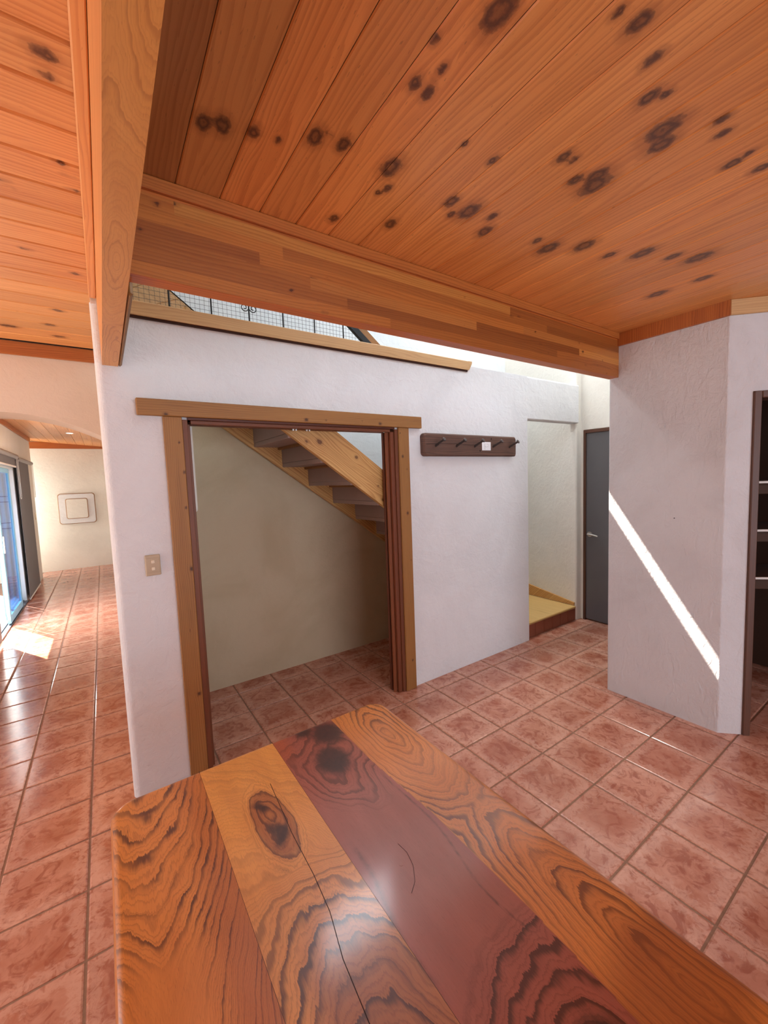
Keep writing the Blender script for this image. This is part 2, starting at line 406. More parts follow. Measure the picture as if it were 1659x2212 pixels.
# ------------------------------------------------------------------ floor
xs = [1.6-.294*k for k in range(14, 0, -1)] + [1.600, 1.902, 2.204, 2.507, 2.812, 3.115, 3.418, 3.721, 4.024, 4.327]
ys = [.734+.2905*k for k in range(-14, 34)]
fl = MB()
g, ch = .0035, .006
fl.add([(xs[0], ys[0], -.004), (xs[-1], ys[0], -.004), (xs[-1], ys[-1], -.004), (xs[0], ys[-1], -.004)], [(0, 1, 2, 3)], mi=1)
for i in range(len(xs)-1):
    for j in range(len(ys)-1):
        x0, x1_, y0, y1 = xs[i]+g, xs[i+1]-g, ys[j]+g, ys[j+1]-g
        if x1_ < -1.0 and y0 > 3.9: continue
        dz = random.uniform(-.0006, .0006); r = random.random()
        vs = [(x0, y0, -.005), (x1_, y0, -.005), (x1_, y1, -.005), (x0, y1, -.005),
              (x0+.001, y0+.001, -.0022+dz), (x1_-.001, y0+.001, -.0022+dz), (x1_-.001, y1-.001, -.0022+dz), (x0+.001, y1-.001, -.0022+dz),
              (x0+ch, y0+ch, dz), (x1_-ch, y0+ch, dz), (x1_-ch, y1-ch, dz), (x0+ch, y1-ch, dz)]
        tl = [(0, 0, r), (1, 0, r), (1, 1, r), (0, 1, r)]*2 + [(.02, .02, r), (.98, .02, r), (.98, .98, r), (.02, .98, r)]
        fs = [(8, 9, 10, 11)] + [(a, (a+1) % 4, (a+1) % 4+4, a+4) for a in range(4)] + [(a+4, (a+1) % 4+4, (a+1) % 4+8, a+8) for a in range(4)]
        fl.add(vs, fs, tl=tl)
struct(fl.build('floor', [M['tile'], M['grout']]), 'terracotta tiled floor running through every room', 'floor')

# ------------------------------------------------------------------ walls
w = MB()
w.prism(rounded([(.015, Y0), (.37, Y0), (.37, 2.41), (.015, 2.41)], {0: .03, 3: .03}), 0, 2.40)
w.box((.02, Y0+.001, 2.39), (.13, 2.41, 2.44))
w.box((.37, Y0, 1.885), (1.70, 2.41, 2.40)); w.prism([(1.70, Y0), (3.165, Y0), (3.165, 2.41), (1.70, 2.41)], 0, 2.40)
w.prism(rounded([(Y0, 2.03), (Y0, 2.405), (2.41, 2.405), (2.41, 2.03)], {0: .012, 1: .018}), 3.165, 3.985, axis=0)
w.box((1.70, Y0+.002, 2.36), (3.17, 2.41, 2.403))
struct(w.build('wall_front', M['plaster']), 'white plastered wall around the under-stair closet opening', 'wall')

w = MB()   # far side of the stairwell, runs up through the void, with the slit window high up
w.box((.30, YB, 0), (3.98, YB+.15, 2.5)); w.box((-2.5, YB, 2.56), (1.40, YB+.15, 4.75))
w.box((1.40, YB, 2.5), (2.05, YB+.15, 3.90)); w.box((1.40, YB, 4.50), (2.05, YB+.15, 4.75)); w.box((2.05, YB, 2.5), (4.07, YB+.15, 4.75))
w.box((1.40, YB, 3.90), (2.05, YB+.008, 4.008)); w.box((1.40, YB, 4.128), (2.05, YB+.008, 4.50))
struct(w.build('wall_back', M['plaster_void']), 'tall plastered wall behind the staircase', 'wall')
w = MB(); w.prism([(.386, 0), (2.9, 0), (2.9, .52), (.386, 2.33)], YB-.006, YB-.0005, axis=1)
struct(w.build('wall_closet', M['plaster_closet']), 'closet back plaster under the stairs, coloured darker for its dim light', 'wall')

w = MB()   # closet left side, with a soft plaster nib near the jamb
w.box((.30, 2.41, 0), (.385, YB-.007, 2.40))
w.prism(rounded([(.385, 1.405), (.385, 2.38), (.422, 2.38), (.422, 1.405)], {3: .018}), 2.42, 2.50, axis=1)
struct(w.build('wall_closet_left', M['plaster_soft']), 'plaster side wall and nib inside the closet', 'wall')

w = MB()   # stair landing side wall, the door wall and the wall above
w.prism(rounded([(3.985, 2.345), (3.985, YB), (4.20, YB), (4.20, 2.345)], {0: .02}), 0, 4.75)
w.box((4.07, 2.318, 0), (4.20, 2.345, 4.75)); w.box((4.07, 1.35, 1.965), (4.20, 2.318, 4.75)); w.box((4.07, 1.25, 0), (4.20, 1.45, 1.965)); w.box((4.13, 1.45, 0), (4.20, 2.318, 1.965))  # last box is added unseen behind the door to stop light leaking
struct(w.build('wall_end', M['plaster_soft']), 'cream wall at the end of the hall around the grey door', 'wall')

d45 = Matrix.Translation((X1, .81, 0)) @ Matrix.Rotation(-PI/4, 4, 'Z')
q = lambda s, t: tuple((d45 @ Vector((s, t, 0)))[:2])
w = MB()
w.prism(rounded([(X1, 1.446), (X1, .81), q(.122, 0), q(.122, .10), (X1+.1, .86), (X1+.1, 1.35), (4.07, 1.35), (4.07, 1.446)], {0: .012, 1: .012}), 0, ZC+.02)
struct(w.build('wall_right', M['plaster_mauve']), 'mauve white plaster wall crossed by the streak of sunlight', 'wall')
w = MB(); w.box((.122, 0, 1.945), (1.02, .10, ZC+.02)); w.box((1.02, 0, 0), (1.60, .10, ZC+.02)); w.xf(d45)
struct(w.build('wall_right_angled', M['plaster_mauve']), 'plaster wall over and beyond the pantry doorway', 'wall')
w = MB(); ex, ey = q(1.6, 0)
w.box((ex, ey+.05, 0), (ex+.1, -3.3, ZC+.02)); w.box((4.10, -.5, 0), (4.2, 1.45, ZC+.02)); w.box((ex+.1, -.5, 0), (4.2, -.4, ZC+.02))
struct(w.build('wall_far_right', M['pantry_wall']), 'plaster wall closing the room and pantry on the right', 'wall')

w = MB()   # arched partition
def arch_z(x): return 2.02-.57*(x+.45)**2
P = [(-2.5, 0), (-2.5, ZC+.02), (.30, ZC+.02), (.30, 0), (.13, 0)]
P += [(x, arch_z(x)) for x in np.linspace(.13, -1.0, 25)] + [(-1.0, 0)]
w = MB()
seg = list(np.linspace(.13, -1.0, 25))
for a, b in zip(seg[:-1], seg[1:]):
    za, zb = arch_z(a), arch_z(b)
    vs = [(a, 3.25, za), (b, 3.25, zb), (b, 3.25, ZC+.02), (a, 3.25, ZC+.02), (a, 3.55, za), (b, 3.55, zb), (b, 3.55, 2.7), (a, 3.55, 2.7)]
    w.add(vs, [(0, 1, 2, 3), (4, 5, 6, 7), (0, 1, 5, 4)], smooth=False)
w.box((.13, 3.25, 0), (.30, 3.55, 2.7)); w.box((-2.5, 3.25, 0), (-1.0, 3.55, 2.7)); w.box((-2.5, 3.25, ZC+.02), (.30, 3.55, 2.7))
struct(w.build('wall_arch', M['plaster_peach']), 'plastered partition with a shallow arched opening', 'wall')

w = MB()   # wall with the sliding door, open from y 3.9 to 7.62
w.box((-1.12, 3.55, 0), (-1.0, 3.9, 2.8)); w.box((-1.12, 3.9, 1.93), (-1.0, 7.66, 2.8)); w.box((-1.12, 7.66, 0), (-1.0, 9.5, 2.8))
struct(w.build('wall_left', M['plaster_soft']), 'cream wall on the left with the blue sliding door', 'wall')
struct(B((-2.0, 10.1, 0), (1.8, 10.25, 2.9)).build('wall_far', M['plaster_soft']), 'far end wall carrying the square plaster relief', 'wall')
w = MB(); w.box((.30, 3.55, 0), (.42, 10.1, 2.8)); w.box((-2.0, 9.45, 0), (-1.12, 9.5, 2.8)); w.box((-2.05, 9.5, 0), (-1.95, 10.1, .3)); w.box((-2.05, 9.5, 2.3), (-1.95, 10.1, 2.8))  # last two boxes frame an invented opening that lights the far wall
struct(w.build('wall_hall_right', M['plaster_soft']), 'hidden side wall of the far hall', 'wall')
w = MB()   # room behind the camera, real window openings
w.box((-2.52, -3.3, 0), (-2.40, 1.3, ZC+.02)); w.box((-2.52, 3.0, 0), (-2.40, 3.25, ZC+.02)); w.box((-2.52, 1.3, 0), (-2.40, 3.0, .4)); w.box((-2.52, 1.3, 2.1), (-2.40, 3.0, ZC+.02))
struct(w.build('wall_left_near', M['plaster_soft']), 'plaster wall left of the camera with a wide window', 'wall')
w = MB(); w.box((-2.52, -3.4, 0), (-.6, -3.3, ZC+.02)); w.box((3.2, -3.4, 0), (4.2, -3.3, ZC+.02)); w.box((-.6, -3.4, 0), (3.2, -3.3, .35)); w.box((-.6, -3.4, 2.32), (3.2, -3.3, ZC+.02))
struct(w.build('wall_behind', M['plaster_soft']), 'plaster wall behind the camera with a wide window', 'wall')

# void above the beam: parapet with an invented clerestory for fill light, roof, loft floor
w = MB(); w.box((-2.5, 1.30, ZC+.03), (4.2, 1.44, 3.05)); w.box((-2.5, 1.30, 4.35), (4.2, 1.44, 4.75)); w.box((-2.5, 1.30, 3.05), (1.3, 1.44, 4.35)); w.box((3.9, 1.30, 3.05), (4.2, 1.44, 4.35))
w.box((-2.6, 1.44, 2.6), (-2.5, YB, 4.75)); w.box((4.07, 1.44, ZC+.03), (4.2, 1.46, 4.75)); w.box((2.90, 1.352, ZC), (4.07, 1.44, 2.47))
struct(w.build('wall_upper', M['white_paint']), 'white upper wall with an added clerestory over the beam', 'wall')
mb = B((-2.7, 1.28, 4.75), (2.95, 3.45, 4.85)); mb.box((3.95, 1.28, 4.75), (4.3, 3.45, 4.85)); mb.box((2.95, 1.28, 4.75), (3.95, 2.52, 4.85)); mb.box((2.95, 2.80, 4.75), (3.95, 3.45, 4.85))
struct(mb.build('ceiling_upper', M['white_paint']), 'white roof lining high over the stairwell', 'ceiling')
struct(B((-2.5, 1.44, 2.455), (.10, YB, 2.56), tint=(1, 1, 1)).build('floor_loft', M['stair_pine']), 'timber floor of the loft at the stair head', 'floor')

# ------------------------------------------------------------------ ceilings of planks
KR = [(0.695, 0.565, 0.034), (0.892, 0.44, 0.013), (0.946, 0.428, 0.022), (1.05, 0.445, 0.018), (1.143, 0.492, 0.022), (1.17, 0.465, 0.013), (1.279, 0.515, 0.038), (1.33, 0.539, 0.03), (1.293, 0.698, 0.031), (1.328, 0.722, 0.040), (1.254, 0.742, 0.022), (1.138, 0.708, 0.02), (1.173, 0.7, 0.014), (0.977, 0.822, 0.016), (0.866, 0.825, 0.011), (0.998, 1.011, 0.024), (1.042, 1.057, 0.016), (1.083, 1.016, 0.037), (1.172, 0.994, 0.019), (1.216, 1.066, 0.027), (1.436, 1.003, 0.018), (1.521, 1.011, 0.037), (1.631, 0.928, 0.036), (1.79, 0.912, 0.023), (1.898, 0.833, 0.038), (2.15, 0.722, 0.043), (2.041, 0.777, 0.027), (1.592, 0.457, 0.022), (1.431, 0.435, 0.017), (1.375, 0.419, 0.017), (1.582, 0.417, 0.013), (1.691, 0.416, 0.022), (2.398, 0.787, 0.03), (2.393, 0.978, 0.038), (0.271, 1.114, 0.023), (0.312, 1.099, 0.025), (0.382, 1.078, 0.019), (0.444, 1.07, 0.011), (0.52, 1.011, 0.026), (0.549, 0.985, 0.008), (0.593, 0.994, 0.022), (0.746, 0.994, 0.032), (0.786, 1.068, 0.016), (0.772, 1.098, 0.011), (0.896, 1.206, 0.023), (0.712, 1.281, 0.019), (0.625, 0.668, 0.011), (0.648, 0.76, 0.017), (0.686, 0.765, 0.017), (0.677, 0.705, 0.012)]
KL = [(-0.031, 1.112, 0.021), (-0.032, 1.167, 0.014), (-0.014, 1.15, 0.008), (-0.028, 1.449, 0.012), (-0.011, 1.493, 0.01), (-0.002, 1.555, 0.012), (-0.164, 1.605, 0.012), (-0.155, 1.637, 0.008), (-0.162, 2.009, 0.013), (-0.023, 2.135, 0.015), (-0.111, 2.605, 0.02), (-0.164, 2.848, 0.02), (-0.342, 2.96, 0.029), (-0.136, 3.034, 0.024)]
def planks(seams, u0, u1, along_y, zf, knots, du=.016, vary=.12, groove=.003, elong=1.5, tints=()):
    mb = MB(); nu = max(2, int((u1-u0)/du))
    for a, b in zip(seams[:-1], seams[1:]):
        sd = random.random()*50; br = 1+random.uniform(-vary, vary); hu = random.uniform(-.05, .05)
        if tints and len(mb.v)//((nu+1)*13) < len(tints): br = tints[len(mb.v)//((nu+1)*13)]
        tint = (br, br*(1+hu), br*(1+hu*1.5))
        ks = [(kx, ky, r) if not along_y else (ky, kx, r) for kx, ky, r in knots]      # (u, v, r)
        ks = [k for k in ks if a-.05 < k[1] < b+.05]
        vl = [a+.0006, a+.0006+groove] + list(np.linspace(a+.004, b-.004, 11))[1:-1] + [b-.0006-groove, b-.0006]
        vs = []; wc = []
        for i in range(nu+1):
            u = u0+(u1-u0)*i/nu
            for j, v in enumerate(vl):
                z = zf(u, v)+(groove if j in (0, len(vl)-1) else 0); k = 0; vw = v
                for ku, kv, r in ks:
                    d2 = ((u-ku)/(elong*r))**2+((v-kv)/r)**2
                    k = max(k, 1-math.sqrt(d2)/2.2)
                    vw += (v-kv)*.0-(v-kv)/r*.012*math.exp(-(((u-ku)/(4*r))**2+((v-kv)/(1.6*r))**2))
                vs.append((v, u, z) if along_y else (u, v, z)); wc.append((u+sd, vw+sd, k if a < v < b else 0))
        n = len(vl)
        fs = [(i*n+j, (i+1)*n+j, (i+1)*n+j+1, i*n+j+1) for i in range(nu) for j in range(n-1)]
        mb.add(vs, fs, wc, tint)
    return mb
flatz = lambda u, v: ZC
mb = planks([.1195-.0005+.1245*k for k in range(0, 33)], -.9, 1.386, True, flatz, KR, tints=(.5, .74, 1.0, .9))  # first planks coloured darker to imitate shade beside the beam
mb2 = planks([.1195-.0005+.1245*k for k in range(0, 33)], -3.3, -.9, True, flatz, [], du=.6)
mb.add(mb2.v, mb2.f, mb2.wc, mb2.t); mb.box((.1, -3.3, ZC+.006), (4.2, 1.386, ZC+.05), mi=1)
struct(mb.build('ceiling', [M['ceiling_pine'], M['shadow_gap']], fixn=False), 'knotty pine plank ceiling over the table', 'ceiling')
mb = planks([1.0636+.1263*k for k in range(-36, 18)], -2.4, .036, False, flatz, KL, du=.03, groove=.0055)
mb.box((-2.5, -3.4, ZC+.006), (.06, 3.25, ZC+.05), mi=1)
struct(mb.build('ceiling_left', [M['hall_pine'], M['shadow_gap']], fixn=False), 'bright pine plank ceiling left of the beam', 'ceiling')
mb = planks([-1.13+.13*k for k in range(0, 13)], 3.55, 10.1, True, lambda u, v: 2.405-.085*v, [], du=.4, groove=.004)
mb.box((-1.2, 3.5, 2.56), (.5, 10.2, 2.62), mi=1); mb.box((-2.0, 9.5, 2.5), (-1.1, 10.2, 2.62), mi=1)
struct(mb.build('ceiling_hall', [M['hall_pine'], M['shadow_gap']], fixn=False), 'pine plank ceiling of the far hall beyond the arch', 'ceiling')

# cornices
def trim(name, lo, hi, mat, label, bev=.003, xf=None, mats=None):
    b = B(lo, hi, bev=bev)
    if xf: b.xf(xf)
    return struct(b.build(name, mat), label, 'trim')
w = MB(); w.prism([(X1-.018, 1.386), (X1-.018, .802), (X1, .81), (X1, 1.386)], 2.35, ZC); 
struct(w.build('trim_1', M['cornice_pine']), 'reddish pine cornice along the sunlit wall', 'trim')
trim('trim_2', (-.006, -.018, 2.35), (1.6, 0, ZC), M['ledge'], 'paler pine cornice over the pantry doorway', xf=d45)
trim('trim_3', (-2.4, 3.23, 2.352), (.03, 3.25, ZC), M['cornice_pine'], 'dark pine cornice over the arched partition')
trim('trim_4', (-2.0, 10.08, 2.355), (.30, 10.1, 2.48), M['cornice_pine'], 'pine cornice on the far end wall')
trim('trim_5', (-1.0, 3.55, 2.42), (-.98, 9.5, 2.50), M['cornice_pine'], 'pine cornice over the sliding door')

# ------------------------------------------------------------------ beams
def seg_face(mb, x0, x1, y, z0, z1, rows):
    h = (z1-z0)/rows
    for r in range(rows):
        x = x0-random.random()*.8
        while x < x1:
            L = random.uniform(.5, 1.7); a, b = max(x, x0), min(x+L, x1); x += L
            if b <= a: continue
            t = random.choice([(.52, .42, .35), (.7, .6, .5), (.85, .83, .78), (1.0, 1.08, 1.0), (.6, .48, .4), (.9, .82, .68)])
            sd = random.random()*30; nu = max(1, int((b-a)/.02)); ks = [(random.uniform(a, b), random.uniform(z0+r*h, z0+r*h+h), random.uniform(.004, .009)) for _ in range(1 if random.random() < .7 else 2)]
            n = 4
            def fn(i, j):
                xx = a+(b-a)*i; zz = z0+(r+j)*h; k = 0
                for kx, kz, kr in ks: k = max(k, 1-math.hypot((xx-kx)/(kr*1.5), (zz-kz)/kr)/2.2)
                return (xx, y, zz), (xx+sd, zz+sd, k), t, (0, 0, 0)
            mb.grid(fn, nu, n)
beam = empty('laminated_beam')
tag(beam, 'long laminated timber beam carrying the edge of the plank ceiling over the stair wall', 'beam')
mb = MB(); seg_face(mb, .106, X1, 1.385, 2.153, 2.386, 6)
mb.box((.106, 1.3853, 2.153), (X1, 1.4478, 2.45), bev=.002, tint=(.95, .72, .62))
mb.build('beam_body', M['glulam'], beam, fixn=False)
B((.106, 1.372, 2.392), (X1-.018, 1.3848, 2.4295), bev=.002, tint=(1.1, 1.15, 1.05), knots=[(2.6, 1.372, 2.41, .008)]).build('top_fillet', M['cornice_pine'], beam)

big = empty('ceiling_beam')
tag(big, 'heavy pale ringed beam running overhead to the corner of the white wall', 'beam')
def bf(i, j):
    y = -3.3+(2.335+3.3)*i; x = .043+.062*j
    wv = .012*math.sin(y*5.1)+.006*math.sin(y*13+x*30)
    yy = y+wv
    if y < 1.75: r = math.hypot((x-.074)*6.5, (yy-1.262)*.9); 
    else: r = math.hypot((x-.09)*8, (yy-2.15)*.7)+.4
    ph = 17*r+ (2.0*math.sin(x*70+y*2) if y < .85 else 0)*min(1, (.95-min(y, .95))*2)
    k = max(0, 1-math.hypot((x-.074)/.006, (y-1.262)/.02)/2.0)*.35
    return (x, y, 2.12), (y, x, 0), srgb(222, 160, 88), (ph, k, 1)
mb = MB(); mb.grid(bf, 400, 10)
mb.build('underside', M['beam_oak'], big, fixn=False)
mb = MB(); mb.box((.0435, -3.3, 2.1205), (.1045, 2.335, 2.452), bev=.003, tint=(1.0, 1.0, 1.0))
mb.build('beam_body', M['hall_pine'], big)
B((.1045, 1.46, 2.121), (.121, 2.335, 2.40), bev=.008, tint=(.8, .85, .85)).build('side_board', M['cedar'], big)
B((.015, -3.3, 2.405), (.0425, 2.30, ZC-.001), bev=.003, knots=[(.0, .86, 2.42, .012)]).build('cover_strip', M['hall_pine'], big)

# ------------------------------------------------------------------ ledge and mesh railing on the wall
mb = MB()
prof = rounded([(2.303, 2.366), (2.303, 2.434), (2.416, 2.434), (2.416, 2.366)], {1: .006})
mb.prism(prof, .121, 2.42, axis=0, seed=3)
end = [(2.42, 2.366), (2.428, 2.370), (2.434, 2.382), (2.446, 2.402), (2.455, 2.416), (2.457, 2.434), (2.42, 2.434)]
mb.prism(end, 2.303, 2.416, axis=1, seed=3)
mb.box((.121, 2.312, 2.355), (2.415, 2.416, 2.3665), mi=1)
tag(mb.build('wall_ledge', [M['ledge'], M['shadow_gap']]), 'long pine capping ledge with an ogee end on top of the white wall', 'ledge')

rail = empty('mesh_railing')
tag(rail, 'black iron stair railing with wire mesh and scrolls standing on the pine ledge', 'railing')
YR = 2.352
for x in (.148, .348, .548, .747, .943, 1.143, 1.342):
    top = min(3.25, 2.452+(1.576-x)*.766-.01) if x > .6 else 3.25
    MB().tube([(x, YR, 2.434), (x, YR, top)], .0042, 8).build('post', M['iron'], rail)
mb = MB(); zt = lambda x: min(3.25, 2.452+(1.507-x)*.79)
x = .125
while x < 1.5:
    mb.box((x-.0006, YR-.0006, 2.434), (x+.0006, YR+.0006, max(2.436, zt(x)))); x += .0229
z = 2.444
while z < 3.25:
    xe = min(1.5, 1.507-(z-2.452)/.79); mb.box((.121, YR-.0006, z-.0006), (xe, YR+.0006, z+.0006)); z += .0229
mb.build('wire_mesh', M['wire'], rail)
for sg in (-1, 1):
    pts = []
    for k in range(46):
        t = k/45*2.6*PI; r = .0225*(1-.72*k/45); cx = .747+sg*.0235
        pts.append((cx-sg*r*math.cos(t), YR, 2.521-r*math.sin(t)))
    MB().tube([(.747, YR, 2.545)]+pts, .0026, 6).build('scroll', M['iron'], rail)
mb = MB()
def slant(mb, x0, z0, wx, y0, y1, L, sl=.78, mi=0, seed=0):
    zt_ = z0+L*sl
    vs = [(x0, y, z0) for y in (y0, y1)]+[(x0+wx, y, z0) for y in (y0, y1)]+[(x0+wx-L, y, zt_) for y in (y0, y1)]+[(x0-L, y, zt_) for y in (y0, y1)]
    wc = [((p[2]-z0)*1.3+seed, (p[0]-x0+(p[2]-z0)/sl), 0) for p in vs]
    mb.add(vs, [(0, 2, 4, 6), (1, 3, 5, 7), (0, 1, 3, 2), (2, 3, 5, 4), (4, 5, 7, 6), (6, 7, 1, 0)], wc)
slant(mb, 1.507, 2.436, .062, YR-.006, YR+.02, 1.05, .79); mb.build('raking_bar', M['iron'], rail)
mb = MB(); slant(mb, 1.590, 2.436, .082, YR+.022, YR+.06, 1.05, .77); mb.build('raking_board', M['cedar'], rail)

# ------------------------------------------------------------------ casing around the closet opening
d1 = empty('door_1'); struct(d1, 'cedar cased opening to the closet under the stairs', 'door frame')
def kb(lo, hi, ks, name, mat='cedar', tint=(1, 1, 1), bev=.003, parent=d1):
    """board facing -y with knots on a fine face grid"""
    mb = MB().box((lo[0], lo[1]+.0004, lo[2]), hi, bev=bev, tint=tint)
    sd = random.random()*30; W_, H_ = hi[0]-lo[0], hi[2]-lo[2]; al = H_ > W_
    nx = max(6, int(W_/.009)); nz = max(6, int(H_/.009))
    def fn(i, j):
        x = lo[0]+bev+(W_-2*bev)*i; z = lo[2]+bev+(H_-2*bev)*j; k = 0; dv = 0
        for kx, kz, r in ks:
            ex_, ez = ((1.25, 1) if not al else (1, 1.25))
            dd = math.hypot((x-kx)/(r*ex_), (z-kz)/(r*ez)); k = max(k, 1-dd/2.2)
            dv += ((x-kx) if al else (z-kz))/r*.006*math.exp(-dd*dd/5)
        return (x, lo[1], z), ((z if al else x)+sd, (x if al else z)+sd-dv, k), tint, (0, 0, 0)
    mb.grid(fn, nx, nz); return mb.build(name, M[mat], parent, fixn=False)
kb((.163, 2.292, 1.898), (1.92, Y0, 1.978), [(.285, 1.905, .010), (1.03, 1.915, .011), (1.16, 1.917, .006), (1.42, 1.925, .005), (1.56, 1.915, .011)], 'head_casing')
kb((.272, 2.300, 0), (.358, Y0, 1.898), [(.338, 1.77, .006), (.352, 1.62, .008), (.345, 1.44, .007), (.352, 1.12, .012), (.34, .45, .01), (.32, .8, .004)], 'side_casing')
kb((1.717, 2.300, 0), (1.807, Y0, 1.898), [(1.745, 1.70, .010), (1.78, 1.61, .006), (1.772, 1.30, .011), (1.79, .96, .005), (1.775, .22, .008), (1.73, 1.86, .005)], 'side_casing', tint=(.95, .93, .9))
def jamb(x0, x1_, y0, y1, tint=(1, 1, 1)): return B((x0, y0, 0), (x1_, y1, 1.885), bev=.002, tint=tint)
mb = jamb(.3585, .384, 2.31, 2.405); mb.box((.384, 2.345, 0), (.400, 2.362, 1.868), bev=.002); mb.box((.384, 2.378, 0), (.400, 2.40, 1.868), bev=.002); mb.build('jamb', M['jamb'], d1)
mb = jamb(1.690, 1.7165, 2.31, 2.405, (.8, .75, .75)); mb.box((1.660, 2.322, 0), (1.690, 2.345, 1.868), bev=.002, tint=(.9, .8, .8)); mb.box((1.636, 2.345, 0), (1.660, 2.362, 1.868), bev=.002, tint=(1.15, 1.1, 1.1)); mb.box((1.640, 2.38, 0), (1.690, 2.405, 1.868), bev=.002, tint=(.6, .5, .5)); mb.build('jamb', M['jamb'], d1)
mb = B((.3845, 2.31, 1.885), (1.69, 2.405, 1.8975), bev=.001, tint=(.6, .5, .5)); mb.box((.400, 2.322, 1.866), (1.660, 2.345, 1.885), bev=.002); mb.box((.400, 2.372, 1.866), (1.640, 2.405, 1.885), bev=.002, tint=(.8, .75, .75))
mb.build('head_jamb', M['jamb'], d1)
for x in (.979, 1.066):
    mb = MB().box((x-.014, 2.348, 1.866), (x+.014, 2.368, 1.872), bev=.001)
    mb.tube([(x-.009, 2.352, 1.861), (x-.009, 2.366, 1.861)], .005, 10); mb.tube([(x+.009, 2.352, 1.861), (x+.009, 2.366, 1.861)], .005, 10)
    mb.build('track_roller', M['chrome'], d1)

# ------------------------------------------------------------------ staircase
st = empty('staircase')
tag(st, 'open pine staircase rising left behind the white wall, seen from beneath through the closet', 'staircase')
xk = lambda k: .974+.2158*k; zk = lambda k: 1.823-.1552*k
def stringer(y0, y1, x0, x1_, zb, h, name, ks=()):
    mb = MB(); sl = -.7215; n = int((x1_-x0)/.012); m_ = 20; sd = random.random()*20
    def mk(y):
        def fn(i, j):
            x = x0+(x1_-x0)*i; z = zb(x)+h*j; L = math.hypot(1, sl); u = (x+z*sl)/L; v = (z-sl*x)/L; k = 0; vw = v
            for kx, kz, r in ks:
                uu = (kx+kz*sl)/L; vv = (kz-sl*kx)/L; dd = math.hypot((u-uu)/(1.4*r), (v-vv)/r); k = max(k, 1-dd/2.2)
                vw -= (v-vv)/r*.010*math.exp(-dd*dd/6)
            return (x, y, z), (u+sd, vw+sd, k), (1, 1, 1), (0, 0, 0)
        return fn
    mb.grid(mk(y0), n, m_); mb.grid(mk(y1), 8, 2)
    c = [(x, y, zb(x)+hh) for x in (x0, x1_) for y in (y0, y1) for hh in (0, h)]
    mb.add(c, [(0, 2, 6, 4), (1, 3, 7, 5), (0, 1, 3, 2), (4, 5, 7, 6)], [(p[0]+sd, p[1], 0) for p in c])
    mb.build(name, M['stair_pine'], st, fixn=False)
stringer(2.418, 2.455, .43, 3.12, lambda x: 1.862-.7215*(x-.943), .262, 'stringer', [(1.17, 1.80, .018), (1.08, 1.80, .011), (1.44, 1.70, .012), (1.61, 1.50, .008), (1.645, 1.40, .012)])
stringer(3.155, 3.19, .43, 3.3, lambda x: 1.835-.7215*(x-.943), .27, 'stringer')
for k in range(-1, 11):
    B((xk(k)+.0005, 2.456, zk(k)), (xk(k+1)+.03 if k < 10 else 3.16, 3.149, zk(k)+.032), bev=.004, axis=1).build('tread', M['riser_paint'] if k < 10 else M['ply'], st)
    B((xk(k), 2.4565, zk(k)+.0325), (xk(k)+.018, 3.1485, zk(k-1)-.0005), bev=.001).build('riser', M['riser_paint'], st)
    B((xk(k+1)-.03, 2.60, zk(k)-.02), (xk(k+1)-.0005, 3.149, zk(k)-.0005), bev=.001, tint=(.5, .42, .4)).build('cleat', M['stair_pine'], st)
for s_, (y0, y1) in (('landing', (2.33, YB)),):
    B((3.168, 2.335, .132), (3.962, YB-.012, .156), bev=.006, axis=1, tint=(1, 1, 1)).build('landing_board', M['ply'], st)
    mb = MB()
    n = 6
    for k in range(n):
        a = 3.168+.814*k/n; mb.box((a+.002, 2.352, .0), (a+.814/n-.002, 2.368, .131), bev=.003, tint=(1, 1, 1))
    rr = mb.build('riser_tiles', flat('dark_terracotta_riser_tile', srgb(150, 88, 66), .5), st)
mb = MB(); pr = [(2.36, .157), (3.20, .157), (3.20, .325), (2.36, .186)]
mb.prism(pr, 3.9625, 3.983, axis=0); mb.build('skirting', M['stair_pine'], st)
# sloping cladding above the flight
mb = MB(); f = lambda x: 2.897-.764*(x-.456)
mb.prism([(-1.6, 2.57), (-1.6, f(-1.6)), (.9, f(.9)), (.9, 2.57)], 3.195, 3.218, axis=1)
for k in range(14):
    x = -.9+.13*k
    mb.add([(x, 3.1945, f(x)-.003), (x+.006, 3.1945, f(x+.006)-.003), (x-.6+.006, 3.1945, max(2.57, f(x)-.45)), (x-.6, 3.1945, max(2.57, f(x)-.45))], [(0, 1, 2, 3)], mi=1)
struct(mb.build('wall_cladding', [M['tanboard'], M['cedar']]), 'tan boarded slope beside the stair flight seen through the railing', 'wall')

# ------------------------------------------------------------------ grey door
d2 = empty('door_2'); struct(d2, 'charcoal grey flush door at the end of the hall', 'door')
B((4.074, 1.455, .012), (4.11, 2.292, 1.928), bev=.002).build('door_panel', M['door_grey'], d2)
mb = B((4.062, 2.292, 0), (4.13, 2.3175, 1.962), bev=.003); mb.box((4.062, 1.45, 1.928), (4.13, 2.2915, 1.962), bev=.003); mb.build('frame', M['dark_frame'], d2)
hd = MB(); hd.tube([(4.074, 2.252, .905), (4.066, 2.252, .905)], .026, 16); hd.tube([(4.066, 2.252, .905), (4.034, 2.252, .905)], .010, 12)
hd.tube([(4.034, 2.255, .906), (4.03, 2.23, .908), (4.032, 2.19, .902), (4.036, 2.155, .893)], .009, 10, radii=[.011, .010, .009, .007]); hd.build('lever_handle', M['chrome'], d2)

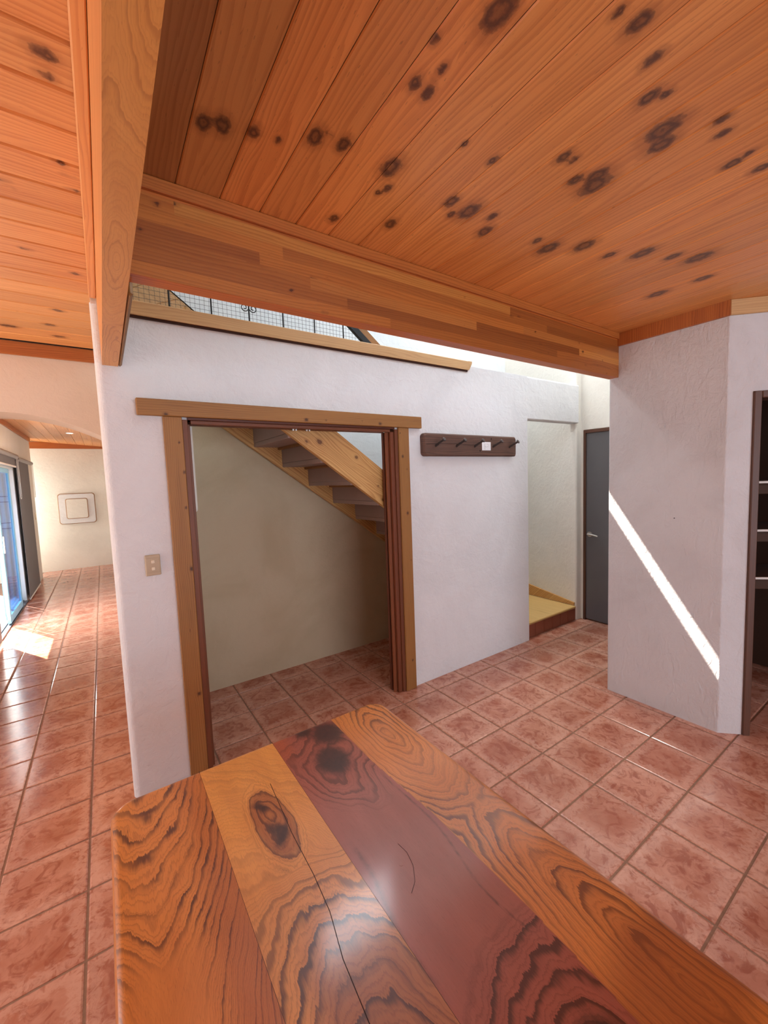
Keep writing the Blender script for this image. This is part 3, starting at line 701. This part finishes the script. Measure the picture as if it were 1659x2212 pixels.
# ------------------------------------------------------------------ pantry doorway and shelves
d3 = empty('door_3'); struct(d3, 'dark timber frame of the open pantry doorway', 'door frame')
mb = MB(); mb.box((.1225, -.012, 0), (.160, .112, 1.944), bev=.004); mb.xf(d45).build('jamb', M['dark_frame'], d3)
mb = MB(); mb.box((.982, -.012, 0), (1.0195, .112, 1.944), bev=.004); mb.xf(d45).build('jamb', M['dark_frame'], d3)
mb = MB(); mb.box((.1605, -.012, 1.906), (.9815, .112, 1.944), bev=.004); mb.xf(d45).build('head_jamb', M['dark_frame'], d3)
for z, lb in ((1.452, 'top'), (1.168, 'middle'), (.882, 'lowest')):
    sh = empty('pantry_shelf')
    tag(sh, '%s of the three shelves inside the dark pantry' % lb, 'shelf', 'pantry shelves')
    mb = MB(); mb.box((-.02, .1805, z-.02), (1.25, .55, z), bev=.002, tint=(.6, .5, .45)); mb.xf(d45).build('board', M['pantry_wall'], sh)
    mb = MB(); mb.box((-.02, .17, z-.012), (1.25, .18, z+.001), bev=.002); mb.xf(d45).build('edge_strip', M['shelf_white'], sh)
    mb = MB(); mb.box((-.02, .19, z-.075), (1.25, .21, z-.0205), bev=.002); mb.xf(d45).build('rail', M['pantry_wall'], sh)

# ------------------------------------------------------------------ coat rack
cr = empty('coat_rack'); tag(cr, 'dark rustic timber coat rack with five iron bolt pegs on the white wall', 'coat rack')
mb = MB(); pr = rounded([(1.925, 1.700), (2.955, 1.697), (2.958, 1.862), (1.922, 1.867)], {0: .028, 1: .018, 2: .024, 3: .03}, 8)
n = len(pr); ctr = (2.44, 1.782)
inn = [((x-ctr[0])*.978+ctr[0], (z-ctr[1])*.88+ctr[1]) for x, z in pr]
vs = [(x, 2.3205, z) for x, z in pr]+[(x, 2.290, z) for x, z in pr]+[(x, 2.279, z) for x, z in inn]
wc = [(p[0], p[2]*1.2, 0) for p in vs]
mb.add(vs, [(i, (i+1) % n, n+(i+1) % n, n+i) for i in range(n)]+[(n+i, n+(i+1) % n, 2*n+(i+1) % n, 2*n+i) for i in range(n)]+[tuple(range(2*n, 3*n))], wc)
mb.build('board', M['rack_wood'], cr)
mb = MB().tube([(1.945, 2.2792, 1.786), (2.1, 2.2792, 1.790), (2.25, 2.2792, 1.792), (2.4, 2.2792, 1.784), (2.48, 2.2792, 1.789)], .0016, 6); mb.build('split', M['crack'], cr)
for hx, hz in ((2.504, 1.742), (2.637, 1.838)):
    MB().tube([(hx, 2.2785, hz), (hx, 2.285, hz)], .007, 12).build('screw_hole', M['crack'], cr)
for x in (2.034, 2.245, 2.442, 2.658, 2.861):
    mb = MB(); z0 = 1.772; dz, dy = .040, .075; x2 = x+.012
    mb.tube([(x, 2.286, z0), (x2, 2.279-dy, z0+dz)], .0085, 12)
    e = Vector((x2-x, -dy, dz)).normalized(); c = Vector((x2, 2.279-dy, z0+dz))
    mb.tube([c-e*.001, c+e*.003, c+e*.008, c+e*.010], .016, 14, radii=[.012, .0165, .0165, .011])
    mb.build('bolt_peg', M['bolt'], cr)
pn = empty('paper_card'); tag(pn, 'small white card with a faint scribble tucked on the coat rack', 'card')
B((2.524, 2.2765, 1.745), (2.626, 2.2778, 1.812)).build('card_sheet', M['paper'], pn)
mb = MB(); mb.tube([(2.556, 2.2762, 1.752), (2.556, 2.2762, 1.800)], .0008, 5)
mb.tube([(2.556, 2.2762, 1.779), (2.572, 2.2762, 1.770), (2.586, 2.2762, 1.778), (2.598, 2.2762, 1.772), (2.600, 2.2762, 1.792), (2.580, 2.2762, 1.795)], .0008, 5)
mb.build('scribble', M['ink'], pn)

# ------------------------------------------------------------------ switches and small wall bits
sw = empty('light_switch'); tag(sw, 'beige two-gang light switch on the white wall beside the cedar casing', 'light switch')
mb = B((.145, 2.3125, 1.112), (.212, 2.3212, 1.216), bev=.003); mb.box((.150, 2.3105, 1.128), (.207, 2.3125, 1.200), bev=.001); mb.build('plate', M['switch'], sw)
for z, tl in ((1.182, -.25), (1.147, .25)):
    b = B((.1715, 2.3035, z-.008), (.1865, 2.311, z+.008), bev=.002); b.build('rocker', M['rocker'], sw)
tag(B((-.999, 9.30, 1.06), (-.99, 9.38, 1.18), bev=.002).build('hall_switch', M['rocker']), 'tiny pale switch plate on the far end of the cream wall', 'light switch')
tag(MB().tube([(X1-.004, 1.05, 1.245), (X1+.004, 1.05, 1.245)], .003, 8).build('nail', M['iron']), 'small dark nail head in the sunlit plaster wall', 'nail')
hk = MB(); hk.box((X1-.003, 1.108, 1.795), (X1+.001, 1.142, 1.822), bev=.001)
tag(hk.build('plaster_patch', M['plaster_mauve']), 'small raised plaster patch high on the right wall', 'patch')

# ------------------------------------------------------------------ hall fittings
d4 = empty('door_4'); struct(d4, 'blue framed glass sliding door standing open', 'sliding door')
mb = B((-1.11, 3.9, 1.86), (-1.0, 7.655, 1.928), bev=.003); mb.box((-1.11, 7.60, .0), (-1.0, 7.655, 1.8595), bev=.003); mb.box((-1.11, 3.9, 0), (-1.0, 3.95, 1.8595), bev=.003)
mb.build('frame', M['white_alu'], d4)
mb = B((-1.11, 3.95, .001), (-.985, 7.60, .018), bev=.002); mb.box((-1.04, 3.95, .018), (-1.03, 7.60, .03), bev=.001); mb.build('track', M['dark_track'], d4)
def panel(y0, y1, x, name):
    mb = MB()
    for a, b in ((y0, y0+.06), (y1-.06, y1)): mb.box((x, a, .03), (x+.03, b, 1.858), bev=.003)
    mb.box((x, y0+.06, .03), (x+.03, y1-.06, .12), bev=.003); mb.box((x, y0+.06, 1.80), (x+.03, y1-.06, 1.858), bev=.003)
    f_ = mb.build(name, M['blue_alu'], d4)
    B((x+.012, y0+.06, .12), (x+.018, y1-.06, 1.80)).build('glass_pane', M['glass'], f_)
panel(6.72, 7.60, -1.10, 'fixed_panel'); panel(6.52, 7.40, -1.06, 'sliding_panel'); panel(6.32, 7.2, -1.02, 'sliding_panel')
mb = B((-.99, 6.335, .85), (-.975, 6.355, 1.05), bev=.003); mb.build('handle', M['chrome'], d4)
def blind(y0, y1, zt_, zb, fy0, fy1, name_lbl, chy):
    r = empty('roller_blind'); tag(r, name_lbl, 'blind', 'roller blinds on the cream wall')
    MB().tube([(-.955, y0, zt_), (-.955, y1, zt_)], .032, 16).build('tube', M['blind_tube'], r)
    B((-.962, fy0, zb), (-.958, fy1, zt_-.02)).build('fabric', M['blind'], r)
    B((-.968, fy0, zb-.012), (-.952, fy1, zb+.012), bev=.004).build('bottom_bar', M['chain'], r)
    pts = [(-.93, chy-.05, zt_-.02)]+[(-.93, chy-.05+.0, zt_-.3)]+[(-.93, chy+.05*math.cos(a)*-1, 1.49-.035*math.sin(a)) for a in np.linspace(0, PI, 9)]+[(-.93, chy+.05, zt_-.3), (-.93, chy+.05, zt_-.02)]
    MB().tube(pts, .003, 6).build('chain', M['chain'], r)
blind(5.64, 7.60, 2.04, 1.90, 5.66, 7.54, 'grey roller blind wound up over the blue sliding door', 7.50)
blind(3.76, 5.60, 2.035, .035, 3.78, 5.58, 'unseen grey blind added to block sun at the near half of the sliding door', 5.3)  # out of view; placed to cut off the sun patch
blind(7.62, 9.02, 2.02, .035, 7.58, 8.72, 'charcoal roller blind pulled down to the floor beside the sliding door', 8.93)
pl = empty('wall_relief'); tag(pl, 'square rounded plaster relief with a smaller raised square on the far end wall', 'wall relief')
def rsq(x0, x1_, z0, z1, y0, y1, r, m):
    b = MB(); b.prism(rounded([(x0, z0), (x1_, z0), (x1_, z1), (x0, z1)], {0: r, 1: r, 2: r, 3: r}), y0, y1, axis=1); return b
rsq(-.728, -.137, .892, 1.488, 10.08, 10.0995, .05, 0).build('outline_band', M['relief_edge'], pl)  # slightly larger brown prisms show as outlines round both squares
rsq(-.612, -.258, .993, 1.387, 10.042, 10.0495, .035, 0).build('inner_outline_band', M['relief_edge'], pl)
rsq(-.715, -.150, .905, 1.475, 10.05, 10.0795, .045, 0).build('surround', M['plaster'], pl)
rsq(-.60, -.27, 1.005, 1.375, 10.03, 10.0415, .03, 0).build('centre_panel', M['plaster_soft'], pl)
dl = empty('downlight'); tag(dl, 'small round recessed downlight in the far hall ceiling', 'ceiling light')
def zd(x): return 2.405-.085*x
MB().tube([(-.35, 8.04, zd(-.35)-.006), (-.35, 8.04, zd(-.35)+.004)], .055, 24).build('trim_ring', M['lamp'], dl)
MB().tube([(-.35, 8.04, zd(-.35)-.009), (-.35, 8.04, zd(-.35)-.005)], .04, 24).build('lens', M['lens'], dl)

# outside
struct(B((-9, -6, -.12), (-1.11, 14, -.03)).build('ground', M['patio']), 'pale sunlit patio outside the sliding door', 'ground')
struct(B((-1.5, 3.0, 2.62), (-1.12, 10, 2.72)).build('roof_1', M['white_paint']), 'roof overhang shading the sliding door', 'roof')
struct(B((-4.2, 5, -.03), (-4.0, 14, 2.2)).build('wall_outside', M['plaster']), 'bright garden wall beyond the patio', 'wall')

# ------------------------------------------------------------------ table
tb = empty('timber_table'); tag(tb, 'varnished timber table of wide knotty boards in the foreground', 'table')
TX0, TX1, TY1, TY0, TZ = -.046, .770, 1.216, -.95, .75
seam = [.163, .372]
def s34(y): return .573+.018*max(0, min(1, (.95-y)/.25)) - .012*max(0, min(1, (.45-y)/.3))
def wav(x, y): return .010*math.sin(9*y+3*math.sin(5*x))+.006*math.sin(23*y+11*x+1)+.004*math.sin(41*x-17*y)
def ell(x, y, cx, cy, a, b): return math.hypot((x-cx)/a, (y-cy)/b)
C1, C2, C3, C4 = srgb(214, 136, 62), srgb(222, 154, 76), srgb(160, 86, 66), srgb(212, 134, 62)
def lerp(a, b, t): return tuple(p+(q_-p)*t for p, q_ in zip(a, b))
def sst(v, a, b):
    t = max(0, min(1, (v-a)/(b-a))); return t*t*(3-2*t)
def field(x, y):
    k = 0.; amp = 1.; wv = wav(x, y)
    if x < seam[0]:
        c = C1; xx = abs(x-.022+.3*wv)
        ph = 20*(y+wv-17*xx*xx/(1+3.2*xx))+6*xx*20
        ph = 15*(y+wv*1.6) - 240*xx*xx - 60*xx*sst(y, .95, .5)
        amp = 1-.92*sst(y, .80, .72)*(1-sst(x, .065, .10))*(.55+.45*sst(x, -.035, -.01))
        amp *= .6+.4*math.sin(17*y+40*x)**2
        c = lerp(c, srgb(165, 86, 34), .5*sst(x, .08, .13))
    elif x < seam[1]:
        c = C2
        r = math.hypot((x-.285+wv)*2.6, y-.27+wv)
        ph = 21*r; far = sst(y, .70, .80)
        amp = .55+.45*sst(r, .50, .40) if y > .4 else 1.
        amp *= (1-.6*far)
        if y > .70: ph = ph*1.0+26*far*(.35*(x-.16)+.4*wv)*3
        e = ell(x+wv*.4, y, .270, .918, .042, .118)
        # figured burn: dark jagged bands inside an outlined oval
        if e < 1.3:
            ph = 2.6*e+.5*math.sin(y*40+x*60)*(1.3-e)+2.35; amp = .8
            k = max(k, .98*(1-ell(x+.008*math.sin(70*y), y, .272, .875, .021, .045)*.62), .9*(1-ell(x+.006*math.sin(90*y), y, .262, .975, .015, .028)*.62))
        k = max(k, .62*(1-ell(x, y, .272, .885, .020, .040)*.6), .55*(1-ell(x, y, .258, .985, .016, .026)*.7), .0)
        c = lerp(c, srgb(150, 78, 34), .75*sst(1.15-e, 0, .35))
        c = lerp(c, srgb(146, 76, 46), .75*sst(r, .44, .30)*sst(x, .17, .24))
    elif x < s34(y):
        c = C3
        r1 = math.hypot((x-.484+wv*1.4)*1.15, (y-1.02+wv*1.5)*.72); r2 = math.hypot(x-.505+wv, (y-.255+wv)*1.05)
        if y > .66:
            ph = 34*r1+.8*math.sin(x*31+y*17); amp = sst(r1, .19, .10)*.75
        else:
            ph = 30*r2; amp = sst(r2, .21, .175)*1.
        k = max(k, 1.25*(1-ell(x, y, .487, 1.022, .046, .064)*.62), 1.15*(1-ell(x, y, .530, 1.145, .052, .062)*.62), .9*(1-ell(x, y, .47, 1.19, .035, .03)*.6), 1.3*(1-ell(x, y, .515, .24, .045, .055)*.62))
        c = lerp(c, srgb(178, 88, 44), .6*sst(y, 1.06, 1.14)*sst(.43-x, 0, .04))
        xd = .395-.03*sst(y, .75, .5); k = max(k, .48*(1-abs(x-xd-.5*wv)/.020)*sst(y, .85, .7)*sst(y, .38, .45))
        xe = s34(y)-.012-.03*math.exp(-((y-.5)/.12)**2); k = max(k, .50*(1-abs(x-xe)/.009)*sst(y, .95, .85)*sst(y, .36, .42))
    else:
        c = C4
        r1 = math.hypot((x-.686+wv*.6)*3.0, (y-1.035+wv)*1.05); r2 = math.hypot((x-.70+wv*.5)*3.4, (y-.235+wv)*.9)
        a1, a2 = r1, r2+.02
        ph = 22*min(a1, a2); amp = .85
        amp *= .45+.55*(.5+.5*math.sin(9*y+31*x+2*math.sin(13*x)))
        k = max(k, .50*(1-ell(x, y, .664, .43, .014, .035)*.7)); c = lerp(c, srgb(140, 66, 28), .55*sst(.115-ell(x, y, .70, .235, 1.6, 1), 0, .06))
        c = lerp(c, srgb(206, 128, 52), .55*sst(y, .95, 1.1))
    return c, (ph+7*(x > seam[0])+3, k, amp)
# outline with rounded corners; rows of the grid follow it
mb = MB()
bx = sorted(set([round(v, 5) for v in list(np.linspace(TX0, seam[0]-.0004, 44))+list(np.linspace(seam[0]+.0004, seam[1]-.0004, 46))+list(np.linspace(seam[1]+.0004, .5725, 44))+list(np.linspace(.5735, .592, 8))+list(np.linspace(.5935, TX1, 36))]))
yy = list(np.linspace(-.95, 0, 20))[:-1]+list(np.linspace(0, TY1, 300))
RC = .055; RE = .019
def inset(x, y):
    """signed distance inside the rounded rectangle"""
    hx, hy = (TX1-TX0)/2, (TY1-TY0)/2; px, py = abs(x-(TX0+TX1)/2)-(hx-RC), abs(y-(TY0+TY1)/2)-(hy-RC)
    return -(math.hypot(max(px, 0), max(py, 0))+min(max(px, py), 0)-RC)
vs = []; wc = []; tt = []; fg = []; cxm, cym = (TX0+TX1)/2, (TY0+TY1)/2
for x in bx:
    for y in yy:
        d = inset(x, y); X, Y = x, y
        if d < RE*.999:            # pull back onto the edge curve, keeping the fine rim
            hx, hy = (TX1-TX0)/2-RC, (TY1-TY0)/2-RC
            qx, qy = abs(x-cxm)-hx, abs(y-cym)-hy
            if qx > 0 and qy > 0:
                L = math.hypot(qx, qy); 
                if L > RC-.004: s_ = (RC-.004)/L; X = cxm+math.copysign(hx+qx*s_, x-cxm); Y = cym+math.copysign(hy+qy*s_, y-cym)
            else:
                X = cxm+math.copysign(min(abs(x-cxm), hx+RC-.004), x-cxm) if qx > 0 else x
                Y = cym+math.copysign(min(abs(y-cym), hy+RC-.004), y-cym) if qy > 0 else y
        d = inset(X, Y); z = TZ-(RE-math.sqrt(max(0, RE*RE-(RE-min(d, RE))**2)))
        c, g_ = field(x, y)
        vs.append((X, Y, z)); wc.append((y, x, 0)); tt.append(c); fg.append(g_)
ny = len(yy); fs = [(i*ny+j, (i+1)*ny+j, (i+1)*ny+j+1, i*ny+j+1) for i in range(len(bx)-1) for j in range(ny-1)]
mb.add(vs, fs, wc, tt, fg, smooth=True)
rim = rounded([(TX0, TY0), (TX1, TY0), (TX1, TY1), (TX0, TY1)], {0: RC, 1: RC, 2: RC, 3: RC}, 14)
def shrink(p, a):
    hx, hy = (TX1-TX0)/2-RC, (TY1-TY0)/2-RC; dx, dy = p[0]-cxm, p[1]-cym
    cx_, cy_ = max(-hx, min(hx, dx)), max(-hy, min(hy, dy)); L = math.hypot(dx-cx_, dy-cy_) or 1
    return (cxm+cx_+(dx-cx_)*(1-a/L), cym+cy_+(dy-cy_)*(1-a/L))
prof = [(.004, TZ-.0073), (.0015, TZ-.0115), (0, TZ-.018), (0, TZ-.034), (.004, TZ-.042), (.012, TZ-.045), (.40, TZ-.045)]
n = len(rim); ev = []; ew = []; et = []; eg = []
for a, z in prof:
    for i, p in enumerate(rim):
        s_ = shrink(p, min(a, .054)); ev.append((s_[0], s_[1], z)); ew.append((p[1]+p[0]*.3, z*1.0+a, 0)); et.append(lerp(C1, C2, .3)); eg.append((z*160+p[0]*6, 0, .5))
fs = [(r_*n+i, r_*n+(i+1) % n, (r_+1)*n+(i+1) % n, (r_+1)*n+i) for r_ in range(len(prof)-1) for i in range(n)]
mb.add(ev, fs, ew, et, eg, smooth=True)
mb.add([ev[(len(prof)-1)*n+i] for i in range(n)], [tuple(range(n))], None, [C1]*n, [(0, 0, 0)]*n)
top = mb.build('table_top', M['table_top'], tb, fixn=False)
MB().tube([(.309, 1.04, TZ), (.302, .93, TZ), (.297, .858, TZ), (.295, .735, TZ), (.289, .652, TZ), (.272, .57, TZ), (.262, .45, TZ)], .0007, 5).build('crack', M['crack'], tb)
for a, b in (((seam[0], 1.208), (seam[0], -.9)), ((seam[1], 1.208), (seam[1], -.9))):
    MB().tube([(a[0], a[1], TZ-.0003), (b[0], b[1], TZ-.0003)], .0006, 4).build('board_joint', M['crack'], tb)
MB().tube([(.452, .648, TZ), (.452, .648, TZ+.0003)], .0045, 12).build('dowel_plug', flat('pinkish_dowel', srgb(150, 82, 62), .4), tb)
B((TX0+.07, TY0+.07, TZ-.13), (TX1-.07, TY1-.07, TZ-.046), bev=.003).build('apron', M['cornice_pine'], tb)
for x in (TX0+.05, TX1-.14):
    for y in (TY0+.05, TY1-.14):
        B((x, y, 0), (x+.09, y+.09, TZ-.0455), bev=.006).build('leg', M['cornice_pine'], tb)
hr = MB().tube([(.475, .690, TZ+.0008), (.478, .662, TZ+.0008), (.470, .63, TZ+.0008), (.452, .602, TZ+.0008), (.432, .588, TZ+.0008)], .0004, 5)
tag(hr.build('hair_strand', M['hair']), 'single dark hair lying on the red board of the table', 'hair')
